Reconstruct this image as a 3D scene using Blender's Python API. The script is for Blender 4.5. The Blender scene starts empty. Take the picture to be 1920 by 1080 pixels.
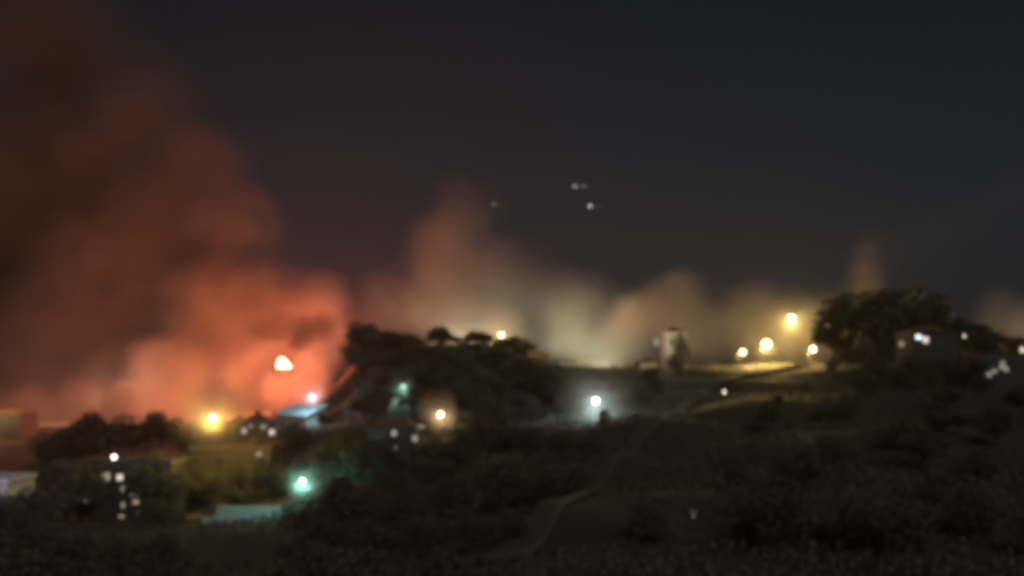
import bpy, bmesh, math, random
import numpy as np
from mathutils import Vector, Matrix, noise

sc = bpy.context.scene
COL = sc.collection
R = math.radians
rng = random.Random(7)

# ------------------------------------------------------------------ camera
FPX = 1663.0                       # focal length in photo pixels (1920 wide)
PITCH = math.atan((690 - 540) / FPX)
CAMZ = 40.0
cam_d = bpy.data.cameras.new('camera')
cam_d.sensor_width = 36
cam_d.lens = 36 * FPX / 1920
cam_d.clip_start = 0.1
cam_d.clip_end = 6000
cam_d.dof.use_dof = True           # hand-held phone focused far too close
cam_d.dof.focus_distance = 2.6
cam_d.dof.aperture_fstop = 1.85
cam = bpy.data.objects.new('camera', cam_d)
COL.objects.link(cam)
cam.location = (0, 0, CAMZ)
cam.rotation_euler = (math.pi / 2 + PITCH, 0, 0)
sc.camera = cam

# ------------------------------------------------------------------ sky
world = bpy.data.worlds.new('World')
sc.world = world
world.use_nodes = True
wn = world.node_tree
wn.nodes.clear()
def wnode(t, **k):
    n = wn.nodes.new(t)
    for a, b in k.items(): setattr(n, a, b)
    return n
w_out = wnode('ShaderNodeOutputWorld')
w_bg = wnode('ShaderNodeBackground')
w_sky = wnode('ShaderNodeTexSky', sky_type='NISHITA', sun_disc=False,
              sun_elevation=R(12), sun_rotation=R(200), air_density=1.0, dust_density=2.0)
w_hsv = wnode('ShaderNodeHueSaturation')
w_hsv.inputs['Saturation'].default_value = 0.9
w_hsv.inputs['Value'].default_value = 1.0
SKY_STRENGTH = 0.0021
wn.links.new(w_sky.outputs[0], w_hsv.inputs['Color'])
# faint violet town glow low over the whole horizon
w_geo = wnode('ShaderNodeNewGeometry')
w_sep = wnode('ShaderNodeSeparateXYZ')
w_ramp = wnode('ShaderNodeValToRGB')
w_neg = wnode('ShaderNodeMath', operation='MULTIPLY'); w_neg.inputs[1].default_value = -1
wn.links.new(w_geo.outputs['Incoming'], w_sep.inputs[0])
wn.links.new(w_sep.outputs['Z'], w_neg.inputs[0])
wn.links.new(w_neg.outputs[0], w_ramp.inputs[0])
cr = w_ramp.color_ramp
cr.elements[0].position = 0.0; cr.elements[0].color = (0.0062, 0.0054, 0.0098, 1)
cr.elements[1].position = 0.5; cr.elements[1].color = (0.0018, 0.0042, 0.0046, 1)
e = cr.elements.new(0.22); e.color = (0.0036, 0.0048, 0.0076, 1)
w_bg2 = wnode('ShaderNodeBackground')
wn.links.new(w_ramp.outputs[0], w_bg2.inputs[0]); w_bg2.inputs[1].default_value = 1.0
w_add = wnode('ShaderNodeAddShader')
wn.links.new(w_hsv.outputs[0], w_bg.inputs[0]); w_bg.inputs[1].default_value = SKY_STRENGTH
wn.links.new(w_bg.outputs[0], w_add.inputs[0]); wn.links.new(w_bg2.outputs[0], w_add.inputs[1])
wn.links.new(w_add.outputs[0], w_out.inputs[0])

# unseen moonlight, added as soft fill to lift the dark foreground
sd = bpy.data.lights.new('moon_fill', 'SUN'); sd.energy = 0.42; sd.angle = R(45); sd.color = (1.0, 0.95, 0.88)
so = bpy.data.objects.new('moon_fill', sd); COL.objects.link(so)
so.rotation_euler = (R(55), 0, R(200 - 180))

sc.view_settings.view_transform = 'Standard'
sc.view_settings.look = 'None'
sc.view_settings.exposure = 0.0
sc.view_settings.gamma = 1.0
sc.view_settings.use_curve_mapping = False
sc.cycles.max_bounces = 4
sc.cycles.diffuse_bounces = 2
sc.cycles.glossy_bounces = 2
sc.cycles.transmission_bounces = 2
sc.cycles.transparent_max_bounces = 6
sc.cycles.volume_bounces = 1
sc.cycles.volume_step_rate = 0.6
sc.cycles.volume_max_steps = 96
sc.cycles.caustics_reflective = False
sc.cycles.caustics_refractive = False
sc.cycles.filter_width = 3.8
sc.cycles.use_denoising = True
sc.cycles.sample_clamp_indirect = 2.0

# ------------------------------------------------------------------ helpers
CP, SP = math.cos(PITCH), math.sin(PITCH)
def P(px, py, Y):
    """world point seen at photo pixel (px, py) at distance Y in front of the camera"""
    u, v = (px - 960) / FPX, (540 - py) / FPX
    d = (u, CP - v * SP, SP + v * CP)
    s = Y / d[1]
    return Vector((d[0] * s, Y, CAMZ + d[2] * s))

def tag(o, label=None, cat=None, group=None, kind=None):
    if label: o['label'] = label
    if cat: o['category'] = cat
    if group: o['group'] = group
    if kind: o['kind'] = kind
    return o

def empty(name, loc, rz=0.0):
    o = bpy.data.objects.new(name, None); COL.objects.link(o)
    o.location = loc; o.rotation_euler = (0, 0, rz); o.empty_display_size = 0.5
    return o

def link_mesh(name, me, parent=None, loc=None):
    o = bpy.data.objects.new(name, me); COL.objects.link(o)
    if parent: o.parent = parent
    if loc is not None: o.location = loc
    return o

class MB:
    """collects simple solids, then builds one mesh"""
    def __init__(s): s.v = []; s.f = []; s.m = []; s.mi = 0
    def box(s, c, d, rz=0.0, taper=1.0):
        n = len(s.v); cx, cy, cz = c; hx, hy, hz = d[0] / 2, d[1] / 2, d[2] / 2
        ca, sa = math.cos(rz), math.sin(rz)
        for z in (-1, 1):
            t = taper if z > 0 else 1.0
            for x, y in ((-1, -1), (1, -1), (1, 1), (-1, 1)):
                a, b = x * hx * t, y * hy * t
                s.v.append((cx + a * ca - b * sa, cy + a * sa + b * ca, cz + z * hz))
        for q in ((0, 3, 2, 1), (4, 5, 6, 7), (0, 1, 5, 4), (1, 2, 6, 5), (2, 3, 7, 6), (3, 0, 4, 7)):
            s.f.append(tuple(n + i for i in q)); s.m.append(s.mi)
        return s
    def tube(s, pts, rad, seg=8, cap=True):
        pts = [Vector(p) for p in pts]
        if not isinstance(rad, (list, tuple)): rad = [rad] * len(pts)
        n0 = len(s.v)
        for i, p in enumerate(pts):
            d = (pts[min(i + 1, len(pts) - 1)] - pts[max(i - 1, 0)]).normalized()
            a = d.orthogonal().normalized() if abs(d.z) < 0.9 else Vector((1, 0, 0))
            a = (a - d * a.dot(d)).normalized(); b = d.cross(a)
            for k in range(seg):
                t = 2 * math.pi * k / seg
                s.v.append(tuple(p + (a * math.cos(t) + b * math.sin(t)) * rad[i]))
        for i in range(len(pts) - 1):
            for k in range(seg):
                a0 = n0 + i * seg + k; a1 = n0 + i * seg + (k + 1) % seg
                s.f.append((a0, a1, a1 + seg, a0 + seg)); s.m.append(s.mi)
        if cap:
            s.f.append(tuple(n0 + k for k in reversed(range(seg)))); s.m.append(s.mi)
            e0 = n0 + (len(pts) - 1) * seg
            s.f.append(tuple(e0 + k for k in range(seg))); s.m.append(s.mi)
        return s
    def ball(s, c, r, seg=10, rings=6, sx=1, sy=1, sz=1):
        n0 = len(s.v); cx, cy, cz = c
        s.v.append((cx, cy, cz + r * sz))
        for i in range(1, rings):
            t = math.pi * i / rings
            for k in range(seg):
                a = 2 * math.pi * k / seg
                s.v.append((cx + r * sx * math.sin(t) * math.cos(a), cy + r * sy * math.sin(t) * math.sin(a), cz + r * sz * math.cos(t)))
        s.v.append((cx, cy, cz - r * sz)); e0 = len(s.v) - 1
        for k in range(seg):
            s.f.append((n0, n0 + 1 + k, n0 + 1 + (k + 1) % seg)); s.m.append(s.mi)
            b = n0 + 1 + (rings - 2) * seg
            s.f.append((e0, b + (k + 1) % seg, b + k)); s.m.append(s.mi)
        for i in range(rings - 2):
            for k in range(seg):
                a = n0 + 1 + i * seg + k; b = n0 + 1 + i * seg + (k + 1) % seg
                s.f.append((a, a + seg, b + seg, b)); s.m.append(s.mi)
        return s
    def mesh(s, name, mats, smooth=False):
        me = bpy.data.meshes.new(name); me.from_pydata(s.v, [], s.f)
        if not isinstance(mats, (list, tuple)): mats = [mats]
        for m in mats: me.materials.append(m)
        me.polygons.foreach_set('material_index', s.m)
        if smooth: me.polygons.foreach_set('use_smooth', [True] * len(s.f))
        me.update()
        return me
    def build(s, name, mats, parent=None, smooth=False, loc=None):
        return link_mesh(name, s.mesh(name, mats, smooth), parent, loc)

# ------------------------------------------------------------------ materials
def mat(name, col, rough=0.85, var=0.35, scale=1.5, metallic=0.0, bump=0.0):
    m = bpy.data.materials.new(name); m.use_nodes = True
    nt = m.node_tree; b = nt.nodes['Principled BSDF']
    tc = nt.nodes.new('ShaderNodeTexCoord'); nz = nt.nodes.new('ShaderNodeTexNoise')
    nz.inputs['Scale'].default_value = scale; nz.inputs['Detail'].default_value = 4
    mr = nt.nodes.new('ShaderNodeMix'); mr.data_type = 'RGBA'
    mr.inputs[6].default_value = tuple(c * (1 - var) for c in col) + (1,)
    mr.inputs[7].default_value = tuple(min(1, c * (1 + var)) for c in col) + (1,)
    nt.links.new(tc.outputs['Object'], nz.inputs['Vector']); nt.links.new(nz.outputs[0], mr.inputs[0])
    nt.links.new(mr.outputs[2], b.inputs['Base Color'])
    b.inputs['Roughness'].default_value = rough; b.inputs['Metallic'].default_value = metallic
    if bump:
        bp = nt.nodes.new('ShaderNodeBump'); bp.inputs['Strength'].default_value = bump
        nt.links.new(nz.outputs[0], bp.inputs['Height']); nt.links.new(bp.outputs[0], b.inputs['Normal'])
    return m

def emis(name, col, strength, sample=False):
    m = bpy.data.materials.new(name); m.use_nodes = True
    nt = m.node_tree; nt.nodes.clear()
    e = nt.nodes.new('ShaderNodeEmission'); o = nt.nodes.new('ShaderNodeOutputMaterial')
    e.inputs[0].default_value = tuple(col) + (1,); e.inputs[1].default_value = strength
    nt.links.new(e.outputs[0], o.inputs[0])
    m.cycles.emission_sampling = 'AUTO' if sample else 'NONE'
    return m

M = dict(
    ground=mat('ground_soil', (0.066, 0.060, 0.044), 0.95, 0.4, 0.12, bump=0.3),
    road=mat('pale_track', (0.085, 0.078, 0.060), 0.9, 0.25, 0.6, bump=0.3),
    leafA=mat('leaf_dark', (0.088, 0.093, 0.062), 0.8, 0.25, 0.5),
    leafB=mat('leaf_olive', (0.098, 0.097, 0.060), 0.8, 0.25, 0.5),
    leafC=mat('leaf_deep', (0.082, 0.082, 0.062), 0.8, 0.25, 0.5),
    bark=mat('bark', (0.09, 0.065, 0.045), 0.95, 0.4, 3.0, bump=0.5),
    plaster=mat('cream_plaster', (0.13, 0.11, 0.06), 0.9, 0.2, 0.8, bump=0.15),
    white=mat('white_render', (0.48, 0.46, 0.43), 0.85, 0.15, 0.8),
    grey=mat('grey_concrete', (0.075, 0.072, 0.07), 0.9, 0.25, 1.2, bump=0.2),
    tile=mat('clay_tile', (0.22, 0.11, 0.07), 0.85, 0.3, 2.5, bump=0.4),
    slab=mat('roof_slab', (0.20, 0.19, 0.18), 0.9, 0.25, 1.5),
    tin=mat('pale_sheet_metal', (0.42, 0.50, 0.52), 0.5, 0.15, 1.0, metallic=0.2),
    metal=mat('galvanised_steel', (0.30, 0.31, 0.32), 0.5, 0.15, 5.0, metallic=0.6),
    frame=mat('window_frame', (0.35, 0.34, 0.32), 0.7, 0.1, 2.0),
    door=mat('dark_door', (0.07, 0.05, 0.04), 0.6, 0.2, 3.0),
    glass=mat('dark_glass', (0.02, 0.022, 0.025), 0.12, 0.1, 1.0),
    pole=mat('dark_pole_paint', (0.035, 0.035, 0.035), 0.6, 0.1, 5.0),
    plane=mat('aircraft_skin', (0.5, 0.5, 0.52), 0.4, 0.05, 1.0),
)

# ------------------------------------------------------------------ terrain
# height control points: (photo x, photo y, distance) of bare ground
GP = []
def g(px, py, Y):
    p = P(px, py, Y); GP.append((p.x, p.y, p.z))
def gz(x, y, dz): GP.append((x, y, CAMZ + dz))
for x in (-120, -60, 0, 60, 120): gz(x, -40, -7); gz(x, 0, -9)
for x in (-45, 0, 45): gz(x, 25, -13)
# near left and middle
g(150, 1230, 60); g(500, 1200, 60); g(850, 1200, 60)
g(150, 1110, 95); g(450, 1080, 100); g(750, 1010, 100)
g(100, 1000, 135); g(300, 990, 140); g(480, 985, 140); g(700, 930, 130)
g(-100, 990, 150); g(50, 960, 165); g(230, 985, 155); g(450, 945, 165); g(620, 900, 165)
g(100, 880, 210); g(300, 850, 215); g(480, 840, 215); g(-150, 860, 220)
g(820, 850, 160); g(960, 820, 180); g(850, 750, 215); g(680, 790, 200)
g(580, 815, 230); g(600, 815, 255); g(450, 815, 270); g(200, 825, 270); g(0, 815, 270); g(-200, 815, 290)
g(570, 800, 280); g(600, 800, 300); g(500, 810, 300); g(535, 800, 331); g(480, 790, 335); g(600, 780, 335); g(650, 760, 335); g(400, 800, 345); g(250, 800, 350); g(100, 795, 370); g(-200, 790, 400)
# central hill
g(615, 800, 266); g(640, 750, 270); g(690, 640, 275); g(720, 634, 276); g(760, 640, 278); g(800, 640, 280); g(850, 640, 280); g(900, 636, 282); g(935, 640, 283); g(985, 680, 285); g(740, 685, 250); g(820, 685, 250); g(900, 685, 250); g(780, 645, 300); g(860, 645, 300); g(700, 640, 290); g(920, 645, 300); g(1030, 708, 290); g(1120, 697, 285); g(1200, 690, 270)
g(760, 700, 330); g(900, 695, 330); g(1050, 715, 340)
g(1080, 800, 175); g(1130, 775, 195); g(1180, 770, 190); g(1050, 740, 240)
g(950, 960, 105); g(1050, 900, 120)
# right slope
g(1000, 1085, 62); g(1120, 930, 92); g(1200, 850, 120); g(1260, 790, 150); g(1300, 735, 195)
g(1400, 1090, 60); g(1500, 930, 85); g(1450, 820, 120); g(1430, 750, 160); g(1400, 705, 205); g(1350, 692, 235)
g(1900, 1080, 55); g(1800, 900, 85); g(1750, 800, 120); g(1720, 730, 160); g(1650, 690, 200); g(1550, 684, 215)
g(1480, 684, 240); g(1400, 690, 265); g(1260, 690, 245)
g(1850, 705, 190); g(1950, 690, 210); g(2150, 720, 180); g(2200, 900, 90); g(1700, 680, 250); g(1950, 672, 270); g(1500, 690, 320)
for x in (-500, -250, 0, 250, 500):
    gz(x, 520, -12); gz(x, 900, -25); gz(x, 1500, -30)
gz(-260, 200, -24); gz(-260, 90, -24); gz(-420, 200, -26); gz(260, 200, 2); gz(260, 90, -10); gz(420, 200, 4); gz(300, 320, 2)
GPA = np.array(GP)
def heights(x, y):
    x = np.asarray(x, float); y = np.asarray(y, float)
    num = np.zeros_like(x); den = np.zeros_like(x)
    for gx, gy, gzv in GPA:
        sc_ = 4.0 + 0.024 * gy if gy > 0 else 8.0
        d2 = (x - gx) ** 2 + (y - gy) ** 2 + sc_ ** 2
        w = d2 ** -1.75
        num += w * gzv; den += w
    h = num / den
    return h + 0.5 * np.sin(x * 0.13 + 1.3) * np.cos(y * 0.11) + 0.25 * np.sin(x * 0.37 + y * 0.29)
def H(x, y): return float(heights(np.array([x]), np.array([y]))[0])
def on_ground(px, Y):
    x = P(px, 690, Y).x
    return Vector((x, Y, H(x, Y)))

ys = np.concatenate([np.arange(-60, 420, 3.0), np.linspace(420, 1600, 50)])
xs = np.concatenate([np.linspace(-1100, -300, 25)[:-1], np.arange(-300, 301, 3.5), np.linspace(300, 1100, 25)[1:]])
X, Yg = np.meshgrid(xs, ys)
Z = heights(X, Yg)
nv = np.stack([X.ravel(), Yg.ravel(), Z.ravel()], 1)
nx, ny = len(xs), len(ys)
idx = np.arange(nx * ny).reshape(ny, nx)
fq = np.stack([idx[:-1, :-1].ravel(), idx[:-1, 1:].ravel(), idx[1:, 1:].ravel(), idx[1:, :-1].ravel()], 1)
me = bpy.data.meshes.new('ground'); me.from_pydata(nv.tolist(), [], fq.tolist())
me.materials.append(M['ground']); me.polygons.foreach_set('use_smooth', [True] * len(fq)); me.update()
tag(link_mesh('ground', me), 'dark earth of the valley and the slopes', kind='structure')

def ribbon(name, path, width, m, lift=0.12, thick=0.5):
    """a track draped over the terrain along world xy points, with real edges"""
    pts = []
    for (a, b) in zip(path[:-1], path[1:]):
        n = max(2, int((Vector(b) - Vector(a)).length / 2.5))
        for i in range(n): pts.append(Vector(a).lerp(Vector(b), i / n))
    pts.append(Vector(path[-1]))
    for _ in range(6):
        pts = [pts[0]] + [(pts[i - 1] + pts[i] * 2 + pts[i + 1]) / 4 for i in range(1, len(pts) - 1)] + [pts[-1]]
    vs, fs = [], []
    K = 5
    for i, p in enumerate(pts):
        d = (pts[min(i + 1, len(pts) - 1)] - pts[max(0, i - 1)]).normalized(); nrm = Vector((-d.y, d.x))
        w = width * (1 + 0.15 * math.sin(i * 0.7))
        for k in range(K):
            q = p + nrm * w * (k / (K - 1) - 0.5)
            vs.append((q.x, q.y, H(q.x, q.y) + lift))
    for i in range(len(pts) - 1):
        for k in range(K - 1):
            a = i * K + k; fs.append((a, a + 1, a + 1 + K, a + K))
    me = bpy.data.meshes.new(name); me.from_pydata(vs, [], fs); me.materials.append(m)
    me.polygons.foreach_set('use_smooth', [True] * len(fs)); me.update()
    o = link_mesh(name, me); so_ = o.modifiers.new('thickness', 'SOLIDIFY'); so_.thickness = thick; so_.offset = -1
    return o
def gxy(px, Y): p = P(px, 690, Y); return (p.x, p.y)
tag(ribbon('track', [gxy(940, 72), gxy(1045, 92), gxy(1120, 112), gxy(1205, 140), gxy(1268, 172), gxy(1320, 200), gxy(1420, 216), gxy(1560, 224)], 3.4, M['road']),
    'pale dirt track climbing the right hand slope', kind='structure')
tag(ribbon('path', [gxy(300, 146), gxy(420, 150), gxy(560, 150), gxy(640, 160)], 3.2, M['road'], lift=0.1),
    'pale path in front of the yellow lit house', kind='structure')

# ------------------------------------------------------------------ trees
def leaves(n, lobes, size, seed, droop=0.0):
    """n leaf clumps (bent quads) spread through ellipsoid lobes, thinner towards the middle"""
    r = np.random.RandomState(seed)
    L = np.array([l[:3] for l in lobes]); S = np.array([l[3:6] for l in lobes])
    vol = S.prod(1) ** 0.67; pick = r.choice(len(lobes), n, p=vol / vol.sum())
    d = r.normal(size=(n, 3)); d /= np.linalg.norm(d, axis=1)[:, None]
    rad = r.uniform(0.25, 1.0, n) ** 0.45 * (1 + 0.12 * r.normal(size=n))
    c = L[pick] + d * S[pick] * rad[:, None]
    a = r.normal(size=(n, 3)); a /= np.linalg.norm(a, axis=1)[:, None]
    b = np.cross(a, r.normal(size=(n, 3))); b /= np.linalg.norm(b, axis=1)[:, None]
    s = size * r.uniform(0.5, 1.4, n)[:, None]
    nrm = np.cross(a, b) * s * 0.25
    v = np.stack([c - a * s * 0.5, c + b * s * 0.32 + nrm, c + a * s * 0.5, c - b * s * 0.32 + nrm], 1).reshape(-1, 3)
    f = np.arange(n * 4).reshape(-1, 4)
    return v, f

def leaf_mesh(name, v, f, m):
    me = bpy.data.meshes.new(name)
    n = len(f)
    me.vertices.add(len(v)); me.vertices.foreach_set('co', v.astype(np.float32).ravel())
    me.loops.add(n * 4); me.loops.foreach_set('vertex_index', f.ravel().astype(np.int32))
    me.polygons.add(n); me.polygons.foreach_set('loop_start', np.arange(0, n * 4, 4, dtype=np.int32))
    me.materials.append(m); me.update(calc_edges=True); me.validate()
    return me

TREE = []
def tree_kind(kind, seed, leafmat):
    """meshes for a tree 10 m high"""
    r = random.Random(seed)
    mb = MB(); lobes = []
    if kind == 'broad':
        bend = [(r.uniform(-.3, .3) * i, r.uniform(-.3, .3) * i, z) for i, z in enumerate((0, 1.4, 2.8, 4.4, 6.4))]
        mb.tube(bend, [0.34, 0.26, 0.22, 0.15, 0.06], 8)
        top = Vector(bend[-1])
        for k in range(11):
            a = k * 2.4 + r.uniform(-.4, .4); z0 = r.uniform(1.6, 4.8); L = r.uniform(1.8, 3.4)
            p0 = Vector(bend[2]).lerp(Vector(bend[3]), (z0 - 2.2) / 3)
            p1 = p0 + Vector((math.cos(a) * L * .6, math.sin(a) * L * .6, L * .35)); p2 = p0 + Vector((math.cos(a) * L, math.sin(a) * L, L * r.uniform(.5, .9)))
            mb.tube([p0, p1, p2], [0.11, 0.07, 0.03], 6)
            q = r.uniform(1.3, 2.0); lobes.append((p2.x, p2.y, p2.z + .3, q, q, q * .9))
        for k in range(7):
            q = r.uniform(1.3, 1.9)
            lobes.append((top.x + r.uniform(-1.3, 1.3), top.y + r.uniform(-1.3, 1.3), r.uniform(5.2, 8.5), q, q, q * .8))
        n, size = 3600, 0.46
    elif kind == 'cypress':
        mb.tube([(0, 0, 0), (0, 0, 3), (0.05, 0, 8.8)], [0.2, 0.15, 0.04], 7)
        for i in range(10):
            z = 1.3 + i * 0.85; q = 1.05 * math.sin(math.pi * min(1, (i + 1.6) / 11.4)) ** .7
            lobes.append((r.uniform(-.1, .1), r.uniform(-.1, .1), z, q, q, 0.75))
        n, size = 1100, 0.38
    elif kind == 'pine':
        mb.tube([(0, 0, 0), (.25, .1, 3), (.1, .3, 6), (.3, .2, 8.6)], [0.28, 0.22, 0.15, 0.05], 8)
        for k in range(9):
            a = k * 2.3 + r.uniform(-.4, .4); L = r.uniform(1.4, 3.0); z0 = r.uniform(4.2, 8.2)
            p2 = Vector((.2 + math.cos(a) * L, .2 + math.sin(a) * L, z0 + .6))
            mb.tube([(.2, .2, z0 - .5), p2], [0.08, 0.03], 5)
            q = r.uniform(.9, 1.4); lobes.append((p2.x, p2.y, p2.z + .2, q, q, q * .42))
        lobes.append((.3, .2, 8.9, 1.3, 1.3, .6))
        n, size = 1200, 0.42
    else:  # bush
        for k in range(6):
            a = k * 1.1; p2 = (math.cos(a) * 2.2, math.sin(a) * 2.2, 3.2)
            mb.tube([(0, 0, 0), (p2[0] * .5, p2[1] * .5, 1.8), p2], [0.16, 0.1, 0.04], 5)
            lobes.append((p2[0], p2[1], r.uniform(3, 6), 2.2, 2.2, 2.6))
        lobes.append((0, 0, 5.6, 2.6, 2.6, 3.0))
        n, size = 2400, 0.5
    v, f = leaves(n, lobes, size, seed)
    TREE.append(dict(kind=kind, trunk=mb.mesh(kind + '_trunk', M['bark'], True), crown=leaf_mesh(kind + '_crown', v, f, leafmat)))
for k, s, lm in (('broad', 1, 'leafA'), ('broad', 2, 'leafB'), ('broad', 3, 'leafC'), ('broad', 4, 'leafB'),
                 ('cypress', 5, 'leafC'), ('pine', 6, 'leafA'), ('bush', 7, 'leafB'), ('bush', 8, 'leafA'), ('pine', 9, 'leafC')):
    tree_kind(k, s, M[lm])
KINDS = dict(broad=(0, 1, 2, 3), cypress=(4,), pine=(5, 8), bush=(6, 7))
NAMES = dict(broad='broadleaf_tree', cypress='cypress_tree', pine='pine_tree', bush='shrub')
def tree(px, Y, h, kind, label, group=None, wide=1.0, rz=None):
    t = TREE[rng.choice(KINDS[kind])]
    p = on_ground(px, Y); p.z -= 0.15
    e_ = empty(NAMES[kind], p, rng.uniform(0, 6.28) if rz is None else rz)
    s = h / 10.0
    e_.scale = (s * wide, s * wide, s)
    tag(e_, label, 'shrub' if kind == 'bush' else 'tree', group)
    link_mesh('trunk', t['trunk'], e_); link_mesh('crown', t['crown'], e_)
    return e_
def tree_top(px, py, Y, kind, label, group=None, wide=1.0):
    """a tree whose top reaches photo height py"""
    b = on_ground(px, Y); top = P(px, py, Y).z
    return tree(px, Y, max(2.0, (top - b.z) / 0.97), kind, label, group, wide)

# left ridge of trees in front of the fire glow
GL = 'trees along the left ridge against the orange glow'
tree_top(190, 762, 186, 'broad', 'tallest rounded dark tree at far left below the brown smoke', GL, 1.15)
tree_top(125, 795, 182, 'broad', 'dark tree left of the tallest rounded left tree, over the pale wall', GL, 1.1)
tree_top(85, 850, 178, 'bush', 'low dark tree at the left end of the ridge beside the pale purple wall', GL, 1.1)
tree_top(255, 790, 200, 'broad', 'dark broadleaf tree between the tallest left tree and the yellow lamp', GL, 1.1)
tree_top(308, 762, 198, 'broad', 'dark tree just left of the glowing yellow lamp', GL, 1.0)
tree_top(352, 800, 195, 'bush', 'small dark shrub directly below left of the yellow lamp', GL, 0.8)
tree_top(455, 775, 205, 'pine', 'leaning tree just right of the yellow lamp with glints behind', GL, 0.9)
tree_top(480, 765, 212, 'broad', 'dark crown under the pale blue lit roof, left of it', GL, 0.7)
tree_top(555, 788, 185, 'broad', 'dark green tree directly below the blue lit roof', GL, 1.2)
tree_top(610, 770, 195, 'broad', 'dark green tree right of and below the blue lit roof', GL, 1.1)
tree_top(662, 748, 225, 'broad', 'dark tree at the foot of the central hill beside the blue lit roof', GL, 1.0)
# hamlet in the lower left
GB = 'trees around the lit houses in the lower left'
tree_top(130, 850, 150, 'broad', 'black tree left of the cluster of lit windows', GB, 1.1)
tree_top(95, 900, 140, 'broad', 'black tree in front of the pale purple wall at the left edge', GB, 1.1)
tree_top(320, 880, 148, 'broad', 'tree right of the cluster of lit windows, catching yellow light', GB, 0.9)
tree_top(205, 925, 140, 'bush', 'shrub standing before the cluster of lit windows', GB, 0.5)
tree_top(275, 940, 138, 'bush', 'shrub below right of the cluster of lit windows', GB, 0.5)
tree_top(350, 850, 158, 'broad', 'yellow lit tree under the yellow lamp', GB, 0.8)
tree_top(495, 850, 156, 'broad', 'yellow green tree before the cream house, left of the turquoise lamp', GB, 0.7)
tree_top(470, 900, 155, 'bush', 'yellow green shrub before the cream house wall', GB, 0.8)
tree_top(340, 935, 142, 'bush', 'bright yellow green shrub at the end of the path', GB, 0.9)
tree_top(395, 945, 140, 'bush', 'low olive shrub above the green lit terrace', GB, 0.8)
tree_top(600, 870, 165, 'broad', 'olive tree right of the turquoise lamp', GB, 1.0)
tree_top(640, 840, 175, 'broad', 'dark olive tree right of the cream house', GB, 1.0)
tree_top(470, 1020, 95, 'bush', 'greenish shrub at the bottom below the green lit terrace', GB, 1.0)
tree_top(400, 1035, 92, 'bush', 'greenish shrub at the bottom left below the green lit terrace', GB, 1.0)
tree_top(540, 1010, 98, 'bush', 'dark shrub at the bottom right of the green lit terrace', GB, 0.9)
# near black mass bottom left
for i, (px, py, Y) in enumerate([(0, 960, 75), (75, 975, 70), (150, 985, 72), (230, 992, 70), (305, 990, 74), (20, 1010, 55), (130, 1030, 55), (250, 1030, 56), (340, 1040, 62)]):
    tree_top(px, py, Y, 'broad', 'black tree crown in the unlit mass along the bottom left edge', 'black trees along the bottom left edge', 1.1)
# central near mass
cm = [(600, 925, 95), (660, 880, 105), (690, 900, 95), (740, 870, 110), (800, 850, 118), (860, 800, 128), (920, 775, 135), (985, 790, 132), (1050, 800, 130), (1105, 815, 128),
      (760, 905, 90), (850, 880, 95), (940, 850, 102), (1010, 860, 104), (1080, 865, 106), (620, 960, 78), (700, 960, 76), (800, 960, 74), (890, 960, 76), (960, 950, 80),
      (580, 1010, 60), (690, 1020, 56), (810, 1020, 55), (900, 1030, 56)]
for i, (px, py, Y) in enumerate(cm):
    tree_top(px, py, Y, 'broad', 'black tree in the dense unlit wood at bottom centre below the warm white lamp', 'unlit wood at bottom centre', 1.15)
for px, py, Y, lab in ((700, 812, 134, 'dark tree screening the left side of the dim windowed wood house'), (765, 850, 132, 'dark tree screening the lower wall of the dim windowed wood house'),
                       (725, 862, 130, 'dark tree under the two small windows of the wood house'), (655, 850, 140, 'dark tree left of the dim windowed wood house'), (810, 815, 140, 'dark tree right below the warm white lamp')):
    tree_top(px, py, Y, 'broad', lab, 'trees round the wood house', 1.2)
for px, py, Y, k, lab in ((415, 972, 131, 'bush', 'low shrub overlapping the left end of the green lit parapet'), (470, 978, 131, 'bush', 'low shrub before the middle of the green lit parapet'), (545, 962, 129, 'bush', 'dark shrub under the turquoise lamp at the end of the parapet'),
                          (380, 880, 160, 'broad', 'yellow lit tree right of the mast before the cream house'), (455, 862, 160, 'broad', 'yellow lit tree reaching the roof edge of the cream house'), (418, 930, 150, 'bush', 'yellow lit shrub at the foot of the cream house'),
                          (190, 862, 158, 'broad', 'dark tree rising over the roof of the flat block at its left'), (270, 866, 158, 'broad', 'dark tree rising over the roof of the flat block at its right')):
    tree_top(px, py, Y, k, lab, GB, .9 if k == 'broad' else 1.3)
for px, py, Y, lab in ((305, 858, 143, 'dark tree over the right corner of the flat block'), (140, 852, 143, 'dark tree over the left corner of the flat block'), (150, 880, 138, 'black tree hiding the left end of the flat block'), (225, 985, 128, 'black tree under the lowest lit windows of the flat block'), (310, 925, 134, 'black tree at the right end of the flat block'),
                       (30, 938, 112, 'black tree before the pale violet wall'), (62, 900, 118, 'black tree hiding the right corner of the pale violet house'),
                       (-5, 925, 112, 'black tree at the left edge before the pale violet wall'), (70, 955, 112, 'black tree right of the pale violet wall'),
                       (395, 872, 157, 'yellow lit tree before the left windows of the cream house'), (520, 865, 157, 'yellow green tree at the right end of the cream house'), (430, 900, 156, 'yellow green tree in the middle of the cream house wall')):
    tree_top(px, py, Y, 'broad', lab, GB, 1.15)
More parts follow.
